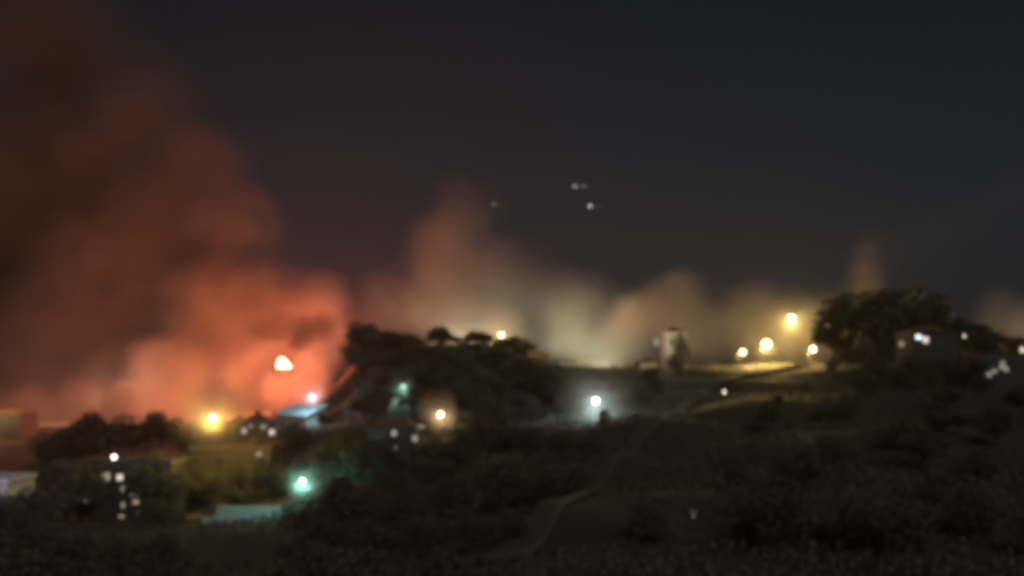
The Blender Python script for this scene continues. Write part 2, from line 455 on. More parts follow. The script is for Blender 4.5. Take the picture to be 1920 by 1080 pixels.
# central hill
GH = 'trees on the central hill'
ch = [(692, 596, 270, 'broad', 'tallest tree on the left shoulder of the central hill against the red smoke'),
      (727, 615, 272, 'broad', 'tree on the central hill just right of the tallest shoulder tree'),
      (680, 650, 266, 'broad', 'tree at the left foot of the central hill in front of the red smoke'),
      (765, 622, 276, 'broad', 'rounded tree on the flat crest left part of the central hill'),
      (808, 626, 278, 'broad', 'rounded tree at the middle of the flat central crest'),
      (850, 625, 278, 'broad', 'crest tree between the middle and the yellow crest lamp'),
      (888, 616, 278, 'broad', 'crest tree just left of the yellow crest lamp'),
      (915, 622, 279, 'bush', 'bushy crest tree beneath the yellow crest lamp'),
      (675, 710, 250, 'broad', 'lower tree on the left flank of the central hill'),
      (680, 705, 245, 'broad', 'tree on the left flank behind the teal lit stair wall'),
      (730, 690, 250, 'broad', 'tree on the hill face above the teal lit stair wall'),
      (790, 685, 250, 'broad', 'tree on the hill face above the warm white lamp'),
      (850, 690, 248, 'broad', 'tree on the hill face right above the warm white lamp'),
      (910, 690, 246, 'broad', 'tree on the hill face under the yellow crest lamp'),
      (970, 695, 244, 'broad', 'tree on the hill face left of the saddle'),
      (1020, 715, 240, 'broad', 'tree below the pale wall on the saddle'),
      (700, 760, 205, 'broad', 'tree left of the teal lit stair wall base'),
      (775, 750, 205, 'broad', 'tree between the teal lit stair wall and the warm white lamp'),
      (880, 745, 205, 'broad', 'tree right of the warm white lamp'),
      (940, 755, 200, 'broad', 'tree halfway between the two bright hillside lamps'),
      (1000, 775, 190, 'bush', 'low tree left of the bright cool white lamp'),
      (1060, 770, 195, 'bush', 'low shrub close left of the bright cool white lamp'),
      (1180, 760, 190, 'bush', 'shrub right of the bright cool white lamp'),
      (660, 800, 180, 'broad', 'dark tree at the left foot of the hill above the near wood'),
      (1100, 692, 275, 'bush', 'low bush on the saddle ridge left of the small white tower'),
      (1150, 688, 272, 'bush', 'bush on the saddle ridge midway to the small white tower'),
      (1195, 672, 262, 'bush', 'olive lit bush on the ridge just left of the small white tower'),
      (1215, 665, 258, 'broad', 'olive lit tree touching the small white tower on its left'),
      ]
for px, py, Y, k, lab in ch: tree_top(px, py, Y, k, lab, GH, 1.15)
for px, py, Y, lab in ((692, 640, 258, 'big tree forming the steep left edge of the central hill'), (678, 705, 240, 'big tree low on the steep left edge of the central hill'), (712, 655, 255, 'big tree under the shoulder tree of the central hill'),
                       (682, 745, 212, 'big dark tree between the blue lit roof and the teal lit wall'), (705, 720, 226, 'big dark tree just above left of the teal lit wall'), (760, 700, 240, 'big tree above the teal lit wall on the hill face'),
                       (820, 695, 235, 'big tree on the hill face over the warm white lamp'), (870, 690, 240, 'big tree on the hill face to the right over the warm white lamp'), (925, 700, 235, 'big tree on the hill face under the crest lamp'),
                       (980, 715, 232, 'big tree on the right shoulder of the hill under the saddle wall'), (670, 790, 170, 'big dark tree at the bottom of the left edge of the hill'), (625, 820, 158, 'big dark tree right behind the turquoise lamp'),
                       (690, 810, 150, 'big dark tree left of the wood house'), (905, 775, 165, 'big dark tree right of the warm white lamp'), (960, 790, 160, 'big dark tree below the dim grey wall'), (1190, 775, 175, 'dark tree right of the white stepped wall')):
    tree_top(px, py, Y, 'broad', lab, GH, 1.3)
rh = random.Random(44)
for i in range(26):
    px = rh.uniform(1035, 1330); Y = rh.uniform(196, 258)
    if 1235 < px < 1290 and Y < 236: continue
    tree(px, Y, rh.uniform(1.8, 3.8), 'bush' if rh.random() < .7 else 'broad', 'dark low shrub on the slope between the saddle and the tower', 'shrubs on the slope below the small white tower', 1.5)
rh = random.Random(33)
for i in range(40):
    px = rh.uniform(680, 1060); Y = rh.uniform(178, 236)
    if 715 < px < 790 and Y < 226: continue
    if px > 940 and Y < 196: continue
    tree(px, Y, rh.uniform(5.0, 8.5), 'broad', 'dark tree in the wood between the central crest and the near wood', 'wood running down from the central crest', 1.4)
rh = random.Random(21)
for i in range(46):
    px = rh.uniform(690, 1015); Y = rh.uniform(215, 282)
    tree(px, Y, rh.uniform(4.0, 7.0), 'broad' if rh.random() < .7 else 'bush', 'dark tree lost in the wooded face of the central hill', 'wood on the face of the central hill', 1.35)
for px, py in ((745, 628), (785, 630), (830, 630), (870, 626), (900, 624), (705, 612), (675, 630)):
    tree_top(px, py, 277, 'bush', 'bushy growth closing the gaps along the crest of the central hill', 'bushes along the central crest', 1.9)
tree_top(1277, 622, 236, 'cypress', 'dark narrow tree right in front of the small white tower', GH, 2.2)
tree_top(1268, 655, 230, 'bush', 'dark bush at the foot of the small white tower', GH, 1.2)
# right hand ridge and slope
GR = 'trees on the right hand ridge'
rr = [(1565, 600, 212, 'broad', 'twiggy tree edge right beside the rightmost yellow light'),
      (1600, 545, 208, 'pine', 'tall dark tree right of the yellow lit smoke'),
      (1645, 528, 205, 'broad', 'dark tree under the olive tinted smoke column'),
      (1685, 570, 205, 'pine', 'dark tree between the olive smoke column and the white lit house window'),
      (1752, 552, 215, 'broad', 'dark tree rising behind the white lit house window'),
      (1800, 590, 210, 'broad', 'dark tree right of and above the white lit house window'),
      (1830, 600, 205, 'broad', 'dark ridge tree with the faint spark at its side'),
      (1870, 640, 205, 'bush', 'low ridge bush near the right edge above the row of lights'),
      (1920, 650, 200, 'bush', 'low ridge bush at the right edge of the picture'),
      (1640, 650, 180, 'bush', 'shrub below the tall dark right ridge trees'),
      (1700, 668, 172, 'bush', 'shrub below left of the white lit house window'),
      (1790, 675, 165, 'bush', 'shrub below right of the white lit house window'),
      (1560, 668, 195, 'bush', 'low shrub under the rightmost yellow light'),
      (1840, 690, 150, 'bush', 'shrub left of the slanting row of lights near the right edge'),
      (1735, 662, 166, 'bush', 'shrub covering the lower wall of the ridge house under its bright window'),
      (1712, 655, 170, 'bush', 'shrub at the left foot of the ridge house'),
      (1768, 655, 170, 'bush', 'shrub at the right foot of the ridge house'),
      (1575, 572, 209, 'pine', 'ragged pine leaning over the rightmost yellow light'),
      (1710, 535, 210, 'pine', 'tall ragged pine above the ridge house'),
      (1590, 640, 206, 'bush', 'thick bush filling the gap under the twiggy trees beside the rightmost yellow light'),
      (1625, 630, 200, 'bush', 'thick bush under the tall dark trees on the right ridge'),
      (1668, 628, 198, 'bush', 'thick bush left of the white lit house window'),
      (1785, 630, 196, 'bush', 'thick bush at the right wall of the white lit ridge house'),
      (1690, 600, 200, 'broad', 'dark tree overhanging the left wall of the ridge house'),
      (1905, 715, 140, 'bush', 'shrub under the slanting row of lights near the right edge')]
for px, py, Y, k, lab in rr: tree_top(px, py, Y, k, lab, GR, 1.15)
rs = random.Random(11)
for i in range(44):
    Y = rs.uniform(58, 165); px = rs.uniform(1330 if Y > 100 else 1200, 1960)
    if Y > 130 and px < 1420: continue
    h = rs.uniform(2.0, 5.5)
    tree(px, Y, h, 'bush' if rs.random() < .6 else 'broad', 'dim shrub or tree on the dark lower right slope', 'scrub on the dark right hand slope', 1.2)

# undergrowth scattered over the slopes
def undergrowth(n, seed):
    r = np.random.RandomState(seed)
    y = r.uniform(45, 300, n); px = r.uniform(-150, 2080, n)
    x = (px - 960) / FPX * y / CP
    keep = np.sin(x * .09 + 2 * np.sin(y * .05)) + np.sin(y * .13 + x * .05) + r.uniform(-1.2, 1.2, n) > -0.2
    # keep the tracks free
    for poly in ([gxy(940, 72), gxy(1045, 92), gxy(1120, 112), gxy(1205, 140), gxy(1268, 172), gxy(1320, 200), gxy(1420, 216), gxy(1560, 224)],):
        for a, b in zip(poly[:-1], poly[1:]):
            ax, ay = a; bx, by = b; L2 = (bx - ax) ** 2 + (by - ay) ** 2
            t = np.clip(((x - ax) * (bx - ax) + (y - ay) * (by - ay)) / L2, 0, 1)
            keep &= np.hypot(x - ax - t * (bx - ax), y - ay - t * (by - ay)) > 1.3
    x, y = x[keep], y[keep]; n = len(x)
    z = heights(x, y) + r.uniform(0.0, 1.0, n) ** 2
    c = np.stack([x, y, z], 1)
    a = r.normal(size=(n, 3)); a[:, 2] = np.abs(a[:, 2]) + .4; a /= np.linalg.norm(a, axis=1)[:, None]
    b = np.cross(a, r.normal(size=(n, 3))); b /= np.linalg.norm(b, axis=1)[:, None]
    s = r.uniform(.22, .6, n)[:, None]
    v = np.stack([c - a * s * .4, c + b * s * .3, c + a * s * .7, c - b * s * .3], 1).reshape(-1, 3)
    return v, np.arange(n * 4).reshape(-1, 4)
v, f = undergrowth(170000, 5)
tag(link_mesh('undergrowth', leaf_mesh('undergrowth', v, f, M['leafB'])), 'rough grass and low scrub over the slopes', kind='stuff')

# ------------------------------------------------------------------ buildings
EM = dict(
    warm=emis('window_warm', (1.0, 0.72, 0.42), 3.0),
    white=emis('window_white', (1.0, 0.88, 0.7), 1.1),
    soft=emis('window_soft', (0.95, 0.85, 0.8), 0.55),
    dim=emis('window_dim', (0.9, 0.78, 0.6), 0.42),
    amber=emis('window_amber', (1.0, 0.78, 0.45), 0.5),
    cool=emis('window_cool', (0.75, 0.95, 0.95), 2.2),
)
def window(parent, x, z, y, w, h, pane_mat, label=None):
    """framed window standing just proud of a wall at local plane y (facing -y)"""
    t = 0.09
    mb = MB()
    mb.box((x - w / 2 - t / 2, y - 0.05, z), (t, 0.12, h + 2 * t)); mb.box((x + w / 2 + t / 2, y - 0.05, z), (t, 0.12, h + 2 * t))
    mb.box((x, y - 0.05, z + h / 2 + t / 2), (w, 0.12, t)); mb.box((x, y - 0.05, z - h / 2 - t / 2), (w, 0.12, t))
    mb.box((x, y - 0.045, z), (0.05, 0.08, h))
    wo = mb.build('window', M['frame'], parent)
    MB().box((x, y - 0.02, z), (w, 0.03, h)).build('pane', pane_mat, wo)
    if label: wo['label'] = label
    return wo

def house(name, label, cat, base, w, d, h, rz=0.0, wall='plaster', roof='hip', roofmat='tile', wins=(), door=None, chimney=True, group=None, rise=1.6):
    e_ = empty(name, base, rz); tag(e_, label, cat, group)
    found = 3.0
    MB().box((0, 0, h / 2 - found / 2), (w, d, h + found)).build('wall', M[wall], e_)
    if roof == 'flat':
        mb = MB().box((0, 0, h + .12), (w + .5, d + .5, .24))
        ro = mb.build('roof', M[roofmat], e_)
        pb = MB()
        for sx in (-1, 1): pb.box((sx * (w / 2 + .12), 0, h + .24 + .3), (.22, d + .46, .6))
        for sy in (-1, 1): pb.box((0, sy * (d / 2 + .12), h + .24 + .3), (w + .02, .22, .6))
        pb.build('parapet', M[wall], e_)
        if chimney:
            MB().box((w * .2, d * .1, h + 1.0), (1.6, 1.6, 1.5)).build('stair_head', M[wall], e_)
    elif roof == 'shed':
        mb = MB(); o = .5
        vs = [(-w/2-o, -d/2-o, h - .1), (w/2+o, -d/2-o, h - .1), (w/2+o, d/2+o, h + rise), (-w/2-o, d/2+o, h + rise)]
        n = len(mb.v); mb.v += vs + [(a, b, c + .15) for a, b, c in vs]
        for q in ((0, 3, 2, 1), (4, 5, 6, 7), (0, 1, 5, 4), (1, 2, 6, 5), (2, 3, 7, 6), (3, 0, 4, 7)): mb.f.append(tuple(n + i for i in q)); mb.m.append(0)
        ro = mb.build('roof', M[roofmat], e_)
        g_ = MB(); 
        g_.v += [(-w/2, -d/2, h), (-w/2, d/2, h), (-w/2, d/2, h + rise - .15), (w/2, -d/2, h), (w/2, d/2, h), (w/2, d/2, h + rise - .15)]
        g_.f += [(0, 2, 1), (3, 4, 5), (1, 2, 5, 4)]; g_.m += [0, 0, 0]
        g_.build('gable', M[wall], e_)
        rb = MB()
        k = int(w / 0.9)
        for i in range(k + 1):
            x = -w / 2 - .4 + i * (w + .8) / k
            rb.tube([(x, -d/2-o+.02, h + .07), (x, d/2+o-.02, h + rise + .17)], .045, 5)
        rb.build('roof_ribs', M[roofmat], e_)
    else:
        o = .5; r_ = min(w, d) * .5
        mb = MB(); x1 = max(0.2, w / 2 - r_ * .9)
        mb.v += [(-w/2-o, -d/2-o, h), (w/2+o, -d/2-o, h), (w/2+o, d/2+o, h), (-w/2-o, d/2+o, h), (-x1, 0, h + rise), (x1, 0, h + rise)]
        mb.f += [(0, 1, 5, 4), (1, 2, 5), (2, 3, 4, 5), (3, 0, 4), (3, 2, 1, 0)]; mb.m += [0] * 5
        ro = mb.build('roof', M[roofmat], e_)
        rg = MB().tube([(-x1, 0, h + rise + .03), (x1, 0, h + rise + .03)], .12, 6); rg.build('ridge', M[roofmat], ro)
        if chimney: MB().box((w * .22, d * .12, h + rise * .9), (.7, .7, 1.6)).box((w * .22, d * .12, h + rise * .9 + .86), (.9, .9, .12)).build('chimney', M['plaster'], ro)
    for wdef in wins:
        x, z, ww, hh, pm = wdef[:5]
        window(e_, x, z, -d / 2, ww, hh, M['glass'] if pm == 'glass' else EM[pm])
    if door is not None:
        dd = MB().box((door, -d / 2 - .04, 1.05), (1.0, .1, 2.1)).build('door', M['door'], e_)
        MB().ball((door + .38, -d / 2 - .13, 1.05), .05, 6, 4).build('handle', M['metal'], dd)
    return e_

def facade_wins(base, d, Y, pts):
    """pixel positions of lit windows -> local coordinates on the front wall"""
    out = []
    for px, py, w, h, m in pts:
        p = P(px, py, Y); out.append((p.x - base[0], p.z - base[2], w, h, m))
    return out

# apartment block with the cluster of lit windows (lower left)
Yf = 150
b = on_ground(232, Yf + 5); b.z = P(230, 1000, Yf).z
b.x = P(232, 900, Yf).x; b.y = Yf + 5
lit = [(199, 893, 1.1, 1.1, 'white'), (225, 895, .9, .9, 'white'), (231, 916, .6, .9, 'amber'), (180, 908, .9, .9, 'dim'),
       (252, 927, 1.3, .6, 'dim'), (255, 941, .9, .6, 'amber'), (231, 947, .5, .9, 'dim'), (259, 962, .4, .5, 'dim'), (228, 968, .8, .4, 'amber'),
       (244, 982, .5, .6, 'dim'), (266, 977, 1.0, .4, 'soft'), (297, 913, 1.0, 1.2, 'dim'), (163, 935, 1.0, 1.0, 'dim'), (280, 925, 1., .6, 'dim'),
       (199, 917, .9, 1.1, 'glass'), (163, 905, .9, 1.1, 'glass'), (275, 895, .9, 1.1, 'glass'), (200, 945, .9, 1.1, 'glass'), (297, 945, .9, 1.1, 'glass'), (199, 972, .9, 1.1, 'glass')]
h_ = P(230, 872, Yf).z - b.z
house('apartment_block', 'dark flat roofed block with a scattered cluster of small lit windows, lower left', 'apartment block', b, 15.5, 10, h_, 0,
      'grey', 'flat', 'slab', facade_wins(b, 10, Yf, lit), door=-1.0)

# cream house lit yellow
Yf = 166
b = Vector((P(430, 900, Yf).x, Yf + 4, P(430, 950, Yf).z))
ys_ = [(370, 905, 1.1, 1.3, 'glass'), (415, 905, 1.1, 1.3, 'glass'), (470, 905, 1.1, 1.3, 'glass'), (370, 865, 1.1, 1.3, 'glass'), (415, 865, 1.1, 1.3, 'glass'), (486, 852, .9, .9, 'dim')]
house('cream_house', 'cream two storey house washed in yellow light below the yellow lamp', 'house', b, 15, 8, P(430, 842, Yf).z - b.z, 0,
      'plaster', 'flat', 'slab', facade_wins(b, 8, Yf, ys_), door=1.2)

# far left roof with yellow light and pale wall
b = on_ground(10, 262); top = P(10, 775, 262).z
house('tiled_house', 'house with an orange yellow lit roof at the far left edge', 'house', b, 16, 9, max(3, top - b.z), 0, 'grey', 'hip', 'tile',
      [(-4, 1.6, 1, 1.2, 'glass'), (2, 1.6, 1, 1.2, 'glass')], door=5)
b = on_ground(-5, 128); b.z = P(0, 960, 128).z
house('white_house', 'pale purplish white walled house cut by the left edge', 'house', b, 8.5, 7, P(0, 903, 128).z - b.z, 0, 'white', 'flat', 'slab',
      [(1.5, 2.2, 1, 1.1, 'glass'), (-2.0, 2.2, 1, 1.1, 'glass')], door=-.2, chimney=False)

# house with blue lit sheet roof
b = on_ground(566, 226)
hh = max(3, P(566, 778, 223).z - b.z)
house('sheet_roof_house', 'house with a pale sheet metal roof lit blue, under the fire', 'house', b, 9.5, 8, hh, R(-24), 'white', 'shed', 'tin', [(-2.5, hh * .5, 1, 1.1, 'glass'), (2, hh * .5, 1, 1.1, 'glass')], door=0, chimney=False, rise=2.2)

# small sheds with glints right of yellow lamp
b = on_ground(475, 196); hh = P(470, 795, 196).z - b.z
house('hillside_house', 'low house with three small lit openings just right of the yellow lamp', 'house', b, 9, 6, hh, 0, 'plaster', 'flat', 'slab',
      facade_wins((b.x, 0, b.z), 6, 193, [(458, 808, .9, 1.1, 'soft'), (470, 798, .7, .8, 'dim'), (494, 797, 1.0, 1.6, 'dim'), (511, 811, 1.15, 1.15, 'white'), (489, 830, .6, .8, 'dim')]), chimney=False)

# white tower on the ridge
b = on_ground(1264, 243)
tw = P(1264, 624, 243).z - b.z
e_ = empty('white_tower', b, R(8)); tag(e_, 'small pale square tower standing on the ridge right of the saddle', 'tower')
MB().box((0, 0, tw / 2 - 1.5), (5.6, 5.2, tw + 3)).build('wall', M['white'], e_)
MB().box((0, 0, tw + .15), (6.4, 6.0, .3)).build('cornice', M['white'], e_)
mb = MB(); mb.v += [(-3.1, -2.9, tw + .3), (3.1, -2.9, tw + .3), (3.1, 2.9, tw + .3), (-3.1, 2.9, tw + .3), (.2, 0, tw + 1.6)]
mb.f += [(0, 1, 4), (1, 2, 4), (2, 3, 4), (3, 0, 4), (3, 2, 1, 0)]; mb.m += [0] * 5; mb.build('roof', M['tile'], e_)
for x, z in ((-1.4, tw * .75), (1.4, tw * .75), (-1.4, tw * .35)): window(e_, x, z, -2.6, .8, 1.2, M['glass'])
MB().box((.6, -2.64, 1.05), (1.0, .1, 2.1)).build('door', M['door'], e_)

# small annexe wall left of tower
b = on_ground(1216, 252); b.z -= .5
e_ = empty('garden_wall', b); tag(e_, 'short pale wall with a lit end, left of the small white tower', 'wall')
MB().box((0, 0, 1.2), (5, .4, 2.4)).build('wall_body', M['white'], e_); MB().box((0, 0, 2.46), (5.2, .55, .12)).build('coping', M['grey'], e_)

# crest house beside yellow crest lamp with sloping lit wall
b = on_ground(948, 276)
hh = max(2.5, P(948, 648, 274).z - b.z)
house('crest_house', 'small white house under the lamp on the crest of the central hill', 'house', b, 6, 5, hh, R(6), 'white', 'flat', 'slab', [(-1.2, hh * .6, .9, 1, 'glass')], door=1.2, chimney=False)
def wall_run(name, label, pts, h, m='white', thick=.4):
    """garden wall following the ground, one closed mesh plus coping"""
    p0 = Vector((pts[0][0], pts[0][1], H(*pts[0])))
    e_ = empty(name, p0); tag(e_, label, 'wall')
    body, cope = MB(), MB()
    P_ = []
    for a, b_ in zip(pts[:-1], pts[1:]):
        n = max(1, int(math.dist(a, b_) / 2))
        for i in range(n): P_.append((a[0] + (b_[0] - a[0]) * i / n, a[1] + (b_[1] - a[1]) * i / n))
    P_.append(pts[-1])
    for a, b_ in zip(P_[:-1], P_[1:]):
        za, zb = H(*a) + h - p0.z, H(*b_) + h - p0.z
        d = Vector((b_[0] - a[0], b_[1] - a[1])).normalized(); nrm = Vector((-d.y, d.x))
        for mb, t, lo, hi in ((body, thick, -h - 1.5, 0), (cope, thick + .16, .002, .14)):
            n = len(mb.v)
            for q, zt in ((a, za), (b_, zb)):
                for sgn in (-1, 1):
                    for dz in (lo, hi):
                        mb.v.append((q[0] - p0.x + nrm.x * sgn * t / 2, q[1] - p0.y + nrm.y * sgn * t / 2, zt + dz))
            for q in ((0, 1, 3, 2), (4, 6, 7, 5), (0, 4, 5, 1), (2, 3, 7, 6), (1, 5, 7, 3), (0, 2, 6, 4)): mb.f.append(tuple(n + i for i in q)); mb.m.append(0)
    body.build('wall_body', M[m], e_); cope.build('coping', M['grey'], e_)
    return e_
wall_run('boundary_wall', 'long wall running down from the crest lamp to the saddle, lit yellow', [gxy(962, 274), gxy(990, 272), gxy(1028, 276)], 2.2, 'plaster')
wall_run('boundary_wall', 'thin pale wall rising from the saddle towards the right', [gxy(1022, 268), gxy(1050, 266), gxy(1082, 266)], 1.3, 'white')
wall_run('retaining_wall', 'teal lit crooked wall on the left flank of the central hill', [gxy(728, 212), gxy(744, 214), gxy(752, 222), gxy(760, 232)], 2.4, 'white')
wall_run('retaining_wall', 'white stepped wall right below the bright cool white lamp', [gxy(1122, 178), gxy(1135, 180), gxy(1141, 172), gxy(1146, 168)], 2.2, 'white')
wall_run('retaining_wall', 'dim grey wall left of the cool white lamp', [gxy(955, 178), gxy(1000, 182), gxy(1040, 186)], 2.0, 'grey')

# green lit terrace
Yt = 138
b = Vector((P(478, 970, Yt).x, Yt, P(478, 1000, Yt).z))
e_ = empty('terrace', b); tag(e_, 'raised flat terrace with a pale parapet lit turquoise green', 'terrace')
MB().box((0, 0, .2), (14.4, 7, 3.4)).build('deck', M['grey'], e_)
MB().box((0, -3.4, 2.45), (14.0, .2, 1.1)).build('parapet', M['tin'], e_)
MB().box((0, 3.4, 2.75), (14.0, .2, 1.7)).build('back_wall', M['tin'], e_)

# right hand lit houses
b = on_ground(1738, 182); Yf = 178
hh = P(1738, 622, Yf).z - b.z
house('ridge_house', 'dark house on the right ridge with one bright white window', 'house', b, 9, 8, max(3, hh), 0, 'grey', 'hip', 'tile',
      facade_wins((b.x, 0, b.z), 8, Yf, [(1722, 632, 1.1, .8, 'cool'), (1735, 637, 1.1, 1.2, 'white'), (1690, 645, .9, .9, 'dim'), (1764, 640, .9, .9, 'glass')]), rise=1.0)
b = on_ground(1868, 160); Yf = 157
hh = P(1868, 672, Yf).z - b.z
house('slope_house', 'low house near the right edge with a slanting row of lit openings', 'house', b, 7, 6, max(3, hh), R(0), 'grey', 'flat', 'slab',
      facade_wins((b.x, 0, b.z), 6, Yf, [(1853, 703, .9, .7, 'soft'), (1864, 696, .8, .6, 'dim'), (1878, 688, .8, .8, 'dim'), (1886, 692, .6, .7, 'soft'), (1880, 680, .8, .5, 'dim')]), chimney=False)
b = on_ground(1925, 176); Yf = 173
hh = P(1925, 640, Yf).z - b.z
house('edge_house', 'house cut by the right edge with one lit window', 'house', b, 5, 6, max(3, hh), 0, 'grey', 'flat', 'slab',
      facade_wins((b.x, 0, b.z), 6, Yf, [(1917, 656, .9, 1.0, 'white')]), chimney=False)
# dim house in the centre wood
b = on_ground(740, 152); b.z += .2; Yf = 149
house('wood_house', 'dark house in the wood left of the warm white lamp with small dim windows', 'house', b, 8, 6, P(740, 803, Yf).z - b.z, 0, 'grey', 'hip', 'tile',
      facade_wins((b.x, 0, b.z), 6, Yf, [(739, 812, .7, .8, 'soft'), (740, 840, .6, .5, 'dim'), (778, 822, .8, .9, 'dim'), (790, 800, .9, .4, 'dim'), (712, 815, .8, .9, 'glass')]), rise=1.4)

# ------------------------------------------------------------------ lamps
def lamp(px, py, Y, label, col, power, bulb_r=.24, bulb_e=25, base_z=None, arm=1.2, group='street lamps in the valley and on the hills', light_r=.3, side=1, cat='street lamp', name='street_lamp'):
    head = P(px, py, Y)
    bx = head.x - side * arm
    gz_ = H(bx, Y) if base_z is None else base_z
    e_ = empty(name, (bx, Y, gz_ - .1)); tag(e_, label, cat, group)
    hz = head.z - gz_ + .1
    ph = max(1.0, hz + .35)
    MB().tube([(0, 0, 0), (0, 0, .5), (0, 0, ph)], [.10, .07, .045], 8).build('pole', M['pole'], e_)
    MB().tube([(0, 0, ph), (side * arm * .4, 0, ph + .25), (side * arm, 0, ph + .12)], [.05, .045, .04], 6).build('arm', M['pole'], e_)
    lh = MB().box((side * arm, 0, hz + .36), (.55, .3, .12), taper=.7).build('lamp_head', M['metal'], e_)
    bc = tuple(c * .62 + w * .38 for c, w in zip(col, (1, .93, .76)))
    MB().ball((side * arm, -.05, hz), bulb_r, 10, 6).build('bulb', emis('bulb', bc, bulb_e * .7), lh)
    ld = bpy.data.lights.new('lamp_light', 'POINT'); ld.energy = power; ld.color = col; ld.shadow_soft_size = light_r
    lo = bpy.data.objects.new('lamp_light', ld); COL.objects.link(lo); lo.parent = e_; lo.location = (side * arm, -.05, hz - bulb_r - .1 - light_r)
    return e_
YEL = (1.0, 0.66, 0.20); WARM = (1.0, 0.74, 0.42); COOL = (0.72, 0.95, 1.0); TEAL = (0.35, 1.0, 0.78); ORG = (1.0, 0.56, 0.22)
lamp(398, 783, 150, 'glowing yellow lamp on a tall mast in front of the cream house', (1, .66, .13), 6500, .42, 26, side=-1, base_z=P(410, 972, 150).z)
lamp(567, 902, 131, 'turquoise street lamp above the green lit terrace', TEAL, 2800, .24, 30, arm=.8)
lamp(826, 777, 172, 'warm white street lamp on the central hillside with a round halo', (1, .68, .34), 2800, .30, 40)
lamp(1117, 751, 186, 'bright cool white street lamp below the saddle', COOL, 3600, .30, 40)
lamp(940, 628, 279, 'yellow lamp on the crest of the central hill', YEL, 4500, .42, 25)
GF = 'bright yellow lamps on the right ridge'
lamp(1393, 660, 244, 'small round yellow lamp, leftmost of the four on the right ridge', YEL, 20000, .6, 20, group=GF)
lamp(1437, 645, 254, 'widest glaring yellow lamp at the middle of the right ridge', YEL, 58000, 1.0, 24, group=GF)
lamp(1484, 597, 262, 'highest yellow lamp of the right ridge on a tall pole', YEL, 42000, .8, 20, group=GF)
lamp(1524, 655, 235, 'yellow lamp beside the twiggy trees, rightmost of the four on the ridge', YEL, 22000, .6, 22, group=GF)
lamp(214, 857, 150, 'small white lamp above the cluster of lit windows', (1, .9, .75), 60, .33, 10, arm=.5, base_z=P(205, 1000, 150).z)
lamp(1358, 735, 175, 'tiny white lamp on the slope under the right ridge lamps', (1, .85, .65), 15, .2, 8, arm=.4)
lamp(585, 742, 219, 'cool lamp over the blue lit sheet metal roof', (.5, .85, 1.0), 4500, .2, 10, arm=.6)
lamp(756, 724, 214, 'small teal lamp above the crooked teal lit wall', (.5, 1, .85), 900, .2, 8, arm=.4)
lamp(-14, 752, 252, 'unseen lamp added past the left edge to light the orange roof', ORG, 5000, .15, 6, arm=.6)  # out of frame, added so the tiled roof glows orange
lamp(1808, 630, 190, 'faint spark of a lamp on the right ridge slope', (1, .8, .6), 8, .18, 5, arm=.4)
lamp(1300, 968, 74, 'tiny dim lamp on the dark lower right slope', (.9, .9, .8), 2, .06, 1.0, arm=.3)
lamp(-20, 880, 118, 'unseen violet lamp added past the left edge to tint the white house', (.85, .72, 1.0), 900, .15, 8, arm=.5)  # out of frame, added to give the pale wall its violet tint
lamp(1233, 640, 234, 'small lamp added to light the left face of the small white tower', (1, .9, .6), 1500, .1, 6, arm=.5)  # added light for the tower wall, bulb kept out of sight
# unseen town lamps added in the hollow behind the ridge to light the smoke
GT = 'unseen lamps added behind the ridge to light the smoke'
for i, (px, py, Y, c, pw) in enumerate([(800, 680, 375, (1, .92, .6), 12000), (900, 690, 390, (1, .95, .58), 130000), (1000, 695, 370, (1, .93, .62), 80000), (1120, 700, 380, (1, .84, .5), 32000),
                                        (1230, 704, 350, (1, .70, .42), 230000), (1330, 704, 340, (1, .63, .24), 190000), (1450, 704, 330, (1, .68, .24), 150000)]):
    lamp(px, py, Y, 'unseen town lamp added behind the hill to light the smoke', c, pw, .4, 10, group=GT, light_r=.5)

# ------------------------------------------------------------------ fires
def fire(px, py, Y, w, h, label, power, col=(1.0, .27, .09), strength=10, lightz=3.0, lighty=1.5, seed=3):
    b = P(px, py, Y); gz_ = H(b.x, Y)
    e_ = empty('fire', (b.x, Y, gz_)); tag(e_, label, 'fire', 'fires under the red smoke on the left')
    r = random.Random(seed)
    z0 = b.z - gz_
    fm = emis('flame', (1.0, .62, .36), strength)
    for k in range(5):
        x = (k - 2) * w * .2 + r.uniform(-.3, .3); hh = h * (1 - abs(k - 1.6) * .22) * r.uniform(.8, 1.1)
        pts, rad = [], []
        for i in range(7):
            t = i / 6
            pts.append((x + math.sin(t * 4 + k) * .25 * w * t * .5, r.uniform(-.2, .2) + k % 2 * .5, z0 - h * .5 + hh * t))
            rad.append(w * .17 * (math.sin(math.pi * (t * .8 + .2)) ** .8 + .02))
        MB().tube(pts, rad, 8).build('flame', fm, e_, True)
    mb = MB()
    for k in range(7):
        a = r.uniform(0, 3.1); L = w * .6
        mb.tube([(math.cos(a) * L, math.sin(a) * L * .4, .1), (-math.cos(a) * L * .3, -math.sin(a) * L * .3, max(.6, z0 - h * .45))], [.22, .12], 6)
    mb.build('burning_timber', M['bark'], e_)
    ld = bpy.data.lights.new('raised_fire_light', 'POINT'); ld.energy = power; ld.color = col; ld.shadow_soft_size = 3.0
    lo = bpy.data.objects.new('raised_fire_light', ld); COL.objects.link(lo); lo.parent = e_; lo.location = (0, -lighty, z0 + lightz)  # light lifted above the flames so it reaches the smoke column
    return e_
fb = P(533, 700, 347); fb.z = H(fb.x, 347)
fh = P(533, 694, 347).z - fb.z
